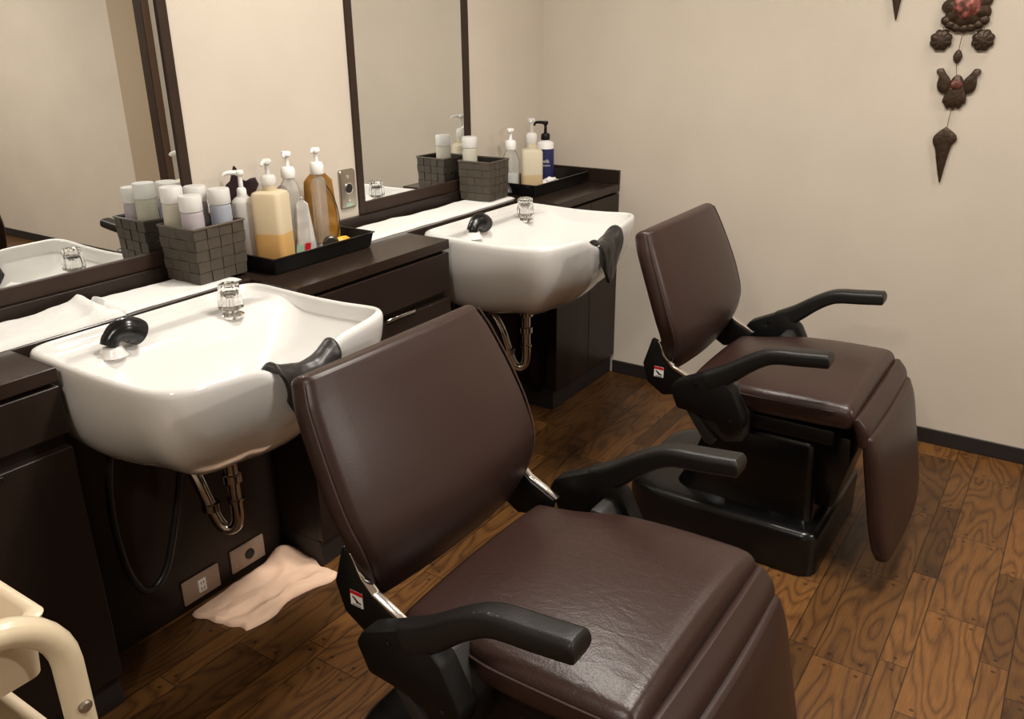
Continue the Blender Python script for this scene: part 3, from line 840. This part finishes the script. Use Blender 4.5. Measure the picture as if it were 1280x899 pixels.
# tray between the sinks
round_bottle(.098, -1.756, 'white pump bottle at the left end of the long tray, beside the yellow one', .031, .178, .196, frosted_mat('white_milk_bottle', (.78, .76, .73), (.60, .50, .40), .06, soft=.05), M['white'], rc=.013, up=.064, nozzle=math.radians(235), nl=.045, hc=.02)
slab_bottle(.168, -1.718, math.radians(22), 'big square pale yellow pump bottle half full of amber liquid', .088, .080, .212, frosted_mat('pale_yellow_bottle', (.80, .70, .50), (.78, .50, .19), .098, soft=.003), M['cap'], rc=.021, up=.066, neck=.020, nozzle=math.radians(-82), nl=.042, wide=.013)
def clear_pump(x, y, label, r, hs, hb, **kw):
    t = round_bottle(x, y, label, r, hs, hb, M['clear'], M['white'], **kw)
    obj('dip_tube', lathe(NB(), [(.003, .008), (.003, hb)], n=8), M['clear'], t)
    return t
clear_pump(.130, -1.612, 'clear pump bottle with white top, just right of the yellow one', .030, .185, .226, rc=.0205, up=.070, nozzle=math.radians(-60), nl=.026, wide=.013, hc=.030)
clear_pump(.122, -1.492, 'slim clear pump bottle with white top, in front of the amber pouch', .0225, .195, .220, rc=.0205, up=.072, nozzle=math.radians(-75), nl=.022, wide=.013, hc=.034)
def pouch(name, x, y, rz, w, h, thick, m, label, top=(1., 1.), seed=0, cut=.02, bottom_w=1.0, lean=0., jag=0.):
    """stand-up refill pouch: fat at the foot, sealed flat at the top, corners cut"""
    b = NB(); N = 18; rs = []
    for k in range(N+1):
        s = k/N; z = h*s
        wid = w/2*(bottom_w+(top[0]-bottom_w)*s)
        wid *= 1-.12*math.exp(-s*25)
        if z > h-cut: wid -= (z-(h-cut))*.9
        th = thick/2*max(.06, (1-s)**.8)*(1+.15*noise.noise(Vector((s*6, seed, 0))))
        ring = []
        for a, c in rrect(wid, th, th*.9, 3, 8, 1):
            wr = .004*noise.noise(Vector((a*40, s*9, seed)))*(1-s*.6)
            jz = jag*noise.noise(Vector((a*38, seed, 4)))*sm(.6, 1, s); ring.append(Vector((c+wr+lean*s*h, a+jag*.5*noise.noise(Vector((s*11, seed+2, 0)))*sm(.2, 1, s), z+jz)))
        rs.append(ring)
    rings(b, rs)
    o = obj(name, b, m, ang=50); o.location = (x, y, TZ+.001); o.rotation_euler = (0, 0, rz)
    return tag(o, label, 'pouch')
pouch('refill_pouch', .068, -1.440, math.radians(-28), .118, .212, .040, M['amber'], 'amber brown refill pouch standing behind the slim clear bottle', (.72, 1), 2, .022, lean=-.02)
pp = pouch('refill_pouch', .186, -1.622, math.radians(-38), .070, .180, .040, M['foil'], 'crumpled silver pouch with pointed top and red label, front of the long tray', (.42, 1), 5, .020, 1.0)
b = NB(); prism(b, [(-.006, .0235), (.010, .0235), (.013, .050), (-.002, .050)], .018, .0195, 'x'); 
o = obj('red_sticker', b, M['red'], pp); tag(o, 'shiny red sticker')
b = NB(); prism(b, [(-.030, .024), (-.009, .024), (-.006, .048), (-.027, .046)], .0185, .0195, 'x'); obj('green_print', b, M['green'], pp)
pouch('refill_pouch', .056, -1.722, math.radians(-35), .120, .246, .034, M['purple'], 'dark plum refill pouch peeking out behind the white and yellow pump bottles', (.70, 1), 9, .03, jag=.05)
pouch('refill_pouch', .062, -1.582, math.radians(-25), .062, .196, .03, M['greyfoil'], 'grey-brown pouch standing behind the clear pump bottle', (.8, 1), 11, .02)
t = thing('compact_mirror', (.196, -1.532, TZ+.002), 'small round grey compact mirror leaning in the long tray', 'mirror', rz=math.radians(-35))
obj('compact_case', lathe(NB(), [(.017, -.004), (.024, -.003), (.0245, .002), (.022, .004)], (0, 0, .026), 24, axis='x'), M['slot'], t)
obj('compact_glass', lathe(NB(), [(.021, .0042), (.020, .0052)], (0, 0, .026), 24, axis='x'), M['steel'], t)
b = NB(); tube(b, [(-.012, -.035, .018), (0, -.01, .022), (.004, .012, .021), (0, .034, .018)], lambda u: .004+.011*math.sin(PI*min(1, max(0, u)))**.7, 10)
for v in b.verts: v.co += Vector((noise.noise(v.co*70)*.003, noise.noise(v.co*60+Vector((3, 0, 0)))*.003, noise.noise(v.co*80+Vector((0, 5, 0)))*.003))
o = obj('candy_wrapper', b, M['yellow'], ang=20); o.location = (.178, -1.470, TZ); tag(o, 'crinkled yellow foil wrapper lying in the long tray', 'wrapper')
o = obj('wire_loop', tube(NB(), [(.115, -1.43, TZ+.002), (.11, -1.405, .94), (.098, -1.41, 1.01), (.085, -1.435, 1.06), (.075, -1.45, 1.075)], .0017, 6), M['slot'])
tag(o, 'thin dark wire standing at the right end of the long tray', 'wire')

# tray in the corner
TZ = H+.005
clear_pump(.100, -.424, 'clear pump bottle with white top, left of the pale cream bottle in the corner tray', .036, .118, .166, rc=.0225, up=.078, nozzle=math.radians(-70), nl=.02, wide=.014, hc=.036)
obj('contents', lathe(NB(), [(.030, .004), (.031, .012), (.031, .075), (.030, .0755)], n=24), frosted_mat('cloudy_gel', (.70, .71, .70)), [o for o in bpy.data.objects if o.get('label', '').startswith('clear pump bottle with white top, left')][0])
slab_bottle(.166, -.372, math.radians(40), 'square pale cream pump bottle in the corner tray', .084, .074, .170, frosted_mat('pale_cream_bottle', (.78, .72, .56), (.74, .58, .34), .072, soft=.003), M['cap'], rc=.0225, up=.092, neck=.026, nozzle=math.radians(-100), nl=.045, wide=.014, hc=.04)
t = round_bottle(.100, -.160, 'white bottle with navy label and black pump, furthest in the corner tray', .036, .165, .176, M['white'], M['black'], rc=.019, up=.072, nozzle=math.radians(195), nl=.05, droop=.012, hc=.026)
lb = obj('navy_label', lathe(NB(), [(.0363, .010), (.0366, .012), (.0366, .142), (.0363, .144)], n=32, cap0=False, cap1=False), M['navy'], t)
def text(body, size, loc, rot, m, parent, name='label_text'):
    cu = bpy.data.curves.new(name, 'FONT'); cu.body = body; cu.size = size; cu.align_x = 'CENTER'; cu.extrude = .0004
    tmp = bpy.data.objects.new(name+'_c', cu); COL.objects.link(tmp)
    dg = bpy.context.evaluated_depsgraph_get(); me = bpy.data.meshes.new_from_object(tmp.evaluated_get(dg))
    bpy.data.objects.remove(tmp)
    me.materials.clear(); me.materials.append(m)
    o = bpy.data.objects.new(name, me); COL.objects.link(o); o.location = loc; o.rotation_euler = rot; o.parent = parent
    return o
ang = math.atan2(-3.14, 1.94)
for s, sz, z in (('milk', .020, .088), ('shampoo', .011, .074)):
    text(s, sz, (.0372*math.cos(ang), .0372*math.sin(ang), z), (PI/2, 0, ang+PI/2), M['paper'], lb)
b = NB()
bmesh.ops.create_icosphere(b, subdivisions=3, radius=.03)
for v in b.verts:
    k = 1+.5*noise.noise(v.co*55); v.co = Vector((v.co.x*k*1.0, v.co.y*k*1.5, max(-.018, v.co.z*k*.9)))
o = obj('paper_packet', b, M['paper'], ang=15); o.location = (.196, -.270, TZ+.019); tag(o, 'crumpled white paper packet in the corner tray', 'packet')

# ------------------------------------------------------------------ steel switch plate on the wall between the mirrors
t = thing('switch_plate', (-.0098, -1.243, 1.002), 'stainless steel wall plate with a round black button, left of the far mirror', 'switch')
b = NB(); rings(b, [[Vector((x, a, c)) for a, c in rrect(.036-d, .064-d, .010, 5, 3, 3)] for x, d in ((0, 0), (.006, 0), (.009, .002), (.010, .005))])
obj('face_plate', b, M['steel'], t, ang=50)
obj('button_ring', lathe(NB(), [(.0185, .0095), (.0185, .013), (.0155, .0135)], (0, 0, .002), 24, axis='x'), M['chrome'], t)
obj('button', lathe(NB(), [(.0152, .0095), (.0152, .0138), (.010, .0145)], (0, 0, .002), 24, axis='x'), M['slot'], t)
for dz in (.040, -.036): obj('screw', lathe(NB(), [(.0052, .0095), (.005, .0115), (.003, .0122)], (0, 0, dz), 12, axis='x'), M['chrome'], t)
o = obj('sticker', box(NB(), .0100, .0104, -.016, .014, -.058, -.047), M['green'], t, smooth=False); tag(o, 'tiny pale green sticker')

# ------------------------------------------------------------------ copper wall hangings
def domed(bm, outline, y0, dome, c=None, n=5):
    """outline in (x,z); front towards -y"""
    cx = sum(p[0] for p in outline)/len(outline) if c is None else c[0]; cz = sum(p[1] for p in outline)/len(outline) if c is None else c[1]
    rs = [[Vector((x, y0, z)) for x, z in outline]]
    for k in range(n):
        f = 1-k/n; hgt = .003+dome*math.sqrt(max(0, 1-f*f))
        rs.append([Vector((cx+(x-cx)*f, y0-hgt, cz+(z-cz)*f)) for x, z in outline])
    rs.append([Vector((cx+(x-cx)*.04, y0-.003-dome, cz+(z-cz)*.04)) for x, z in outline])
    return rings(bm, rs)
def scallop(cx, cz, r, n, amp, m=64, ph=0.):
    return [(cx+(r+amp*abs(math.sin(n*a/2+ph)))*math.cos(a), cz+(r+amp*abs(math.sin(n*a/2+ph)))*math.sin(a)) for a in [2*PI*i/m for i in range(m)]]
def hanging(label):
    t = thing('wall_hanging', (1.606, -.002, 1.545), label, 'wall ornament', 'copper wall hangings')
    y = -.006
    m = obj('medallion', domed(NB(), scallop(0, 0, .064, 9, .012, 90), y, .018), M['bronze'], t, ang=60)
    b = NB()
    for a in range(7):
        w = PI+.42+(PI-.84)*(a+.5)/7
        domed(b, [(.066*math.cos(w)+.017*math.cos(q), .052*math.sin(w)-.014+.015*math.sin(q)) for q in [2*PI*i/14 for i in range(14)]], y-.004, .007, n=3)
    obj('leaf_border', b, M['bronze'], m, ang=60)
    c = obj('center', domed(NB(), scallop(0, .004, .042, 6, .006, 60), y-.010, .016), M['rose'], m, ang=60); tag(c, 'reddish rubbed center of the medallion')
    for sx in (-1, 1):
        d = obj('disc', domed(NB(), scallop(sx*.062, -.103, .030, 8, .005, 64), y, .009), M['bronze'], t, ang=60)
        b = NB()
        for k in range(8):
            a = 2*PI*k/8
            tube(b, [(sx*.062+.012*math.cos(a), y-.0125, -.103+.012*math.sin(a)), (sx*.062+.030*math.cos(a), y-.006, -.103+.030*math.sin(a))], .0014, 5, smooth=False)
        obj('rib', b, M['slot'], d)
    obj('bead', domed(NB(), [(-.004+.014*math.cos(a)*(1-.25*abs(math.sin(a))), -.154+.022*math.sin(a)) for a in [2*PI*i/24 for i in range(24)]], y, .007), M['bronze'], t, ang=60)
    # bird with raised wings and fan tail
    def lobe(pts): return [(p.x, p.z) for p in catmull([(a, 0, c) for a, c in pts], 4)][:-1]
    bx, bzz = .007, -.245
    bird = obj('bird', domed(NB(), lobe([(bx-.028, bzz-.060), (bx-.036, bzz-.050), (bx-.030, bzz-.025), (bx-.022, bzz+.006), (bx-.012, bzz+.028), (bx, bzz+.034), (bx+.012, bzz+.028), (bx+.024, bzz+.004), (bx+.034, bzz-.028), (bx+.036, bzz-.052), (bx+.027, bzz-.060), (bx+.018, bzz-.074), (bx+.008, bzz-.069), (bx, bzz-.077), (bx-.010, bzz-.070), (bx-.019, bzz-.075), (bx-.028, bzz-.060)]), y, .010), M['bronze'], t, ang=60)
    for sx in (-1, 1):
        w = obj('wing', domed(NB(), lobe([(bx+sx*.012, bzz-.008), (bx+sx*.022, bzz+.020), (bx+sx*.038, bzz+.040), (bx+sx*.048, bzz+.054), (bx+sx*.064, bzz+.052), (bx+sx*.066, bzz+.040), (bx+sx*.057, bzz+.030), (bx+sx*.060, bzz+.004), (bx+sx*.052, bzz-.018), (bx+sx*.030, bzz-.026), (bx+sx*.012, bzz-.008)]), y-.001, .006), M['bronze'], bird, ang=60)
    o = obj('breast', domed(NB(), [(bx+.017*math.cos(a), bzz+.004+.016*math.sin(a)) for a in [2*PI*i/20 for i in range(20)]], y-.010, .007), M['rose'], bird, ang=60); tag(o, 'red rubbed breast')
    b = NB()
    for k in (-2, -1, 0, 1, 2): tube(b, [(bx+k*.005, y-.0115, bzz-.018), (bx+k*.0125, y-.005, bzz-.066)], .0011, 5, smooth=False)
    obj('tail_rib', b, M['slot'], bird)
    obj('pendant', domed(NB(), lobe([(-.003, -.378), (.014, -.389), (.032, -.404), (.036, -.420), (.024, -.438), (.020, -.455), (.014, -.500), (.008, -.561), (.004, -.564), (.001, -.555), (-.014, -.500), (-.026, -.452), (-.034, -.437), (-.038, -.418), (-.028, -.400), (-.013, -.386), (-.003, -.378)]), y, .006, (0, -.425)), M['bronze'], t, ang=60)
    b = NB()
    for sx in (-1, 1): tube(b, [(sx*.058, y-.004, -.045), (sx*.061, y-.004, -.074)], .0012, 6, smooth=False)
    tube(b, [(0, y-.004, -.07), (-.004, y-.004, -.134)], .0012, 6, smooth=False); tube(b, [(-.004, y-.004, -.174), (.003, y-.004, -.212)], .0012, 6, smooth=False)
    tube(b, [(.004, y-.004, -.318), (0, y-.004, -.382)], .0012, 6, smooth=False); tube(b, [(0, y-.004, .06), (0, y-.001, .22)], .0012, 6, smooth=False)
    obj('cord', b, M['cordm'], t)
    return t
h1 = hanging('dark copper wall hanging with medallion, discs, bird and spade drop, at the right')
dup(h1, (1.388, -.002, 2.071), 'dark copper wall hanging mostly above the frame, only its spade tip showing')

# ------------------------------------------------------------------ cream trolley
t = thing('salon_trolley', (0, 0, 0), 'cream plastic salon trolley with curved tube handle, at the lower left', 'trolley')
def frame_side(x, nm='side_frame'):
    b = NB()
    zt = .885; ya, yb = -2.925, -3.48
    pts = []
    for (cy, s, a0, a1) in ((ya-.085, 1, 0, PI/2), (yb+.085, -1, PI/2, PI)):
        for i in range(9):
            a = a0+(a1-a0)*i/8
            pts.append((x, cy+.085*math.cos(a), zt-.085+.085*math.sin(a)))
    pts = [(x, ya, .06)]+[(x, ya, .3), (x, ya, .55), (x, ya, .70)]+pts+[(x, yb, .70), (x, yb, .55), (x, yb, .3), (x, yb, .06)]
    tube(b, pts, .0175, 18, smooth=False)
    f = obj(nm, b, M['tube'], t, ang=60)
    for yy in (ya, yb):
        c = obj('caster', lathe(NB(), [(.012, -.011), (.028, -.010), (.030, -.004), (.030, .004), (.028, .010), (.012, .011)], (x, yy, .031), 20, axis='x'), M['black'], f)
    s = obj('screw', lathe(NB(), [(.0085, 0), (.0085, .003), (.006, .0055), (.001, .006)], (x+.0165, ya, .742), 14, axis='x'), M['steel'], f)
    return f
frame_side(1.140); frame_side(.640)
def bin_(name, x0, x1, y0, y1, z0, z1, lip, m):
    b = NB(); rs = []
    cx, cy = (x0+x1)/2, (y0+y1)/2; w, l = (x1-x0)/2, (y1-y0)/2
    for d, z in ((-.020, z0), (-.012, z0+.004), (-.007, z1-.018), (-lip*0-.006, z1-.012), (0, z1-.010), (.002, z1-.004), (-.002, z1), (-.010, z1), (-.016, z1-.006), (-.026, z0+.010), (-.045, z0+.006)):
        rs.append([Vector((cx+a, cy+c, z)) for a, c in rrect(w+d, l+d, .016, 5, 3, 3)])
    rings(b, rs); return obj(name, b, m, t, ang=50)
bin_('top_tray', .662, 1.122, -3.46, -2.926, .778, .870, .01, M['cream'])
bin_('lower_tray', .690, 1.085, -3.44, -2.938, .58, .690, .01, M['cream'])
bin_('bottom_tray', .662, 1.118, -3.46, -2.948, .16, .24, .01, M['cream'])

# ------------------------------------------------------------------ lights
def area(name, loc, size, power, col, target=None, shape='DISK', sy=None, spread=None):
    l = bpy.data.lights.new(name, 'AREA'); l.energy = power; l.color = col; l.shape = shape; l.size = size
    if sy: l.size_y = sy
    if spread: l.spread = math.radians(spread)
    o = bpy.data.objects.new(name, l); COL.objects.link(o); o.location = loc
    d = (Vector(target) if target else Vector((loc[0], loc[1], 0)))-Vector(loc)
    o.rotation_euler = d.to_track_quat('-Z', 'Y').to_euler()
    return o
WARM = (1., .935, .845)
area('ceiling_lamp', (.85, -1.5, ZC-.02), .25, 25, WARM)
area('ceiling_lamp', (1.95, -.30, ZC-.02), .16, 6, WARM)
area('ceiling_lamp', (1.75, -1.6, ZC-.02), .25, 30, WARM)
area('ceiling_lamp', (1.6, -3.8, ZC-.02), .25, 24, WARM)
area('ceiling_lamp', (4.3, -1.5, ZC-.02), .25, 60, WARM)
w = bpy.data.worlds.new('world'); scn.world = w; w.use_nodes = True
w.node_tree.nodes['Background'].inputs[0].default_value = (1, .85, .7, 1); w.node_tree.nodes['Background'].inputs[1].default_value = .02

# ------------------------------------------------------------------ camera
cam = bpy.data.cameras.new('camera'); co = bpy.data.objects.new('camera', cam); COL.objects.link(co)
cam.sensor_fit = 'HORIZONTAL'; cam.sensor_width = 36; cam.lens = 36*1064.535/1280; cam.clip_start = .02
R0, R1, R2 = (.8309, .5563, -.0105), (.1945, -.3084, -.9312), (-.5212, .7716, -.3644)
def nv(v): return Vector(v).normalized()
f = nv(R2); d = Vector(R1); d = (d-f*d.dot(f)).normalized(); r = d.cross(f)
mt = Matrix(((r.x, -d.x, -f.x, 2.039), (r.y, -d.y, -f.y, -3.302), (r.z, -d.z, -f.z, 1.5), (0, 0, 0, 1)))
co.matrix_world = mt
scn.camera = co
vs = scn.view_settings
vs.view_transform = 'Standard'; vs.look = 'None'; vs.gamma = 1; vs.use_curve_mapping = False; vs.exposure = .07
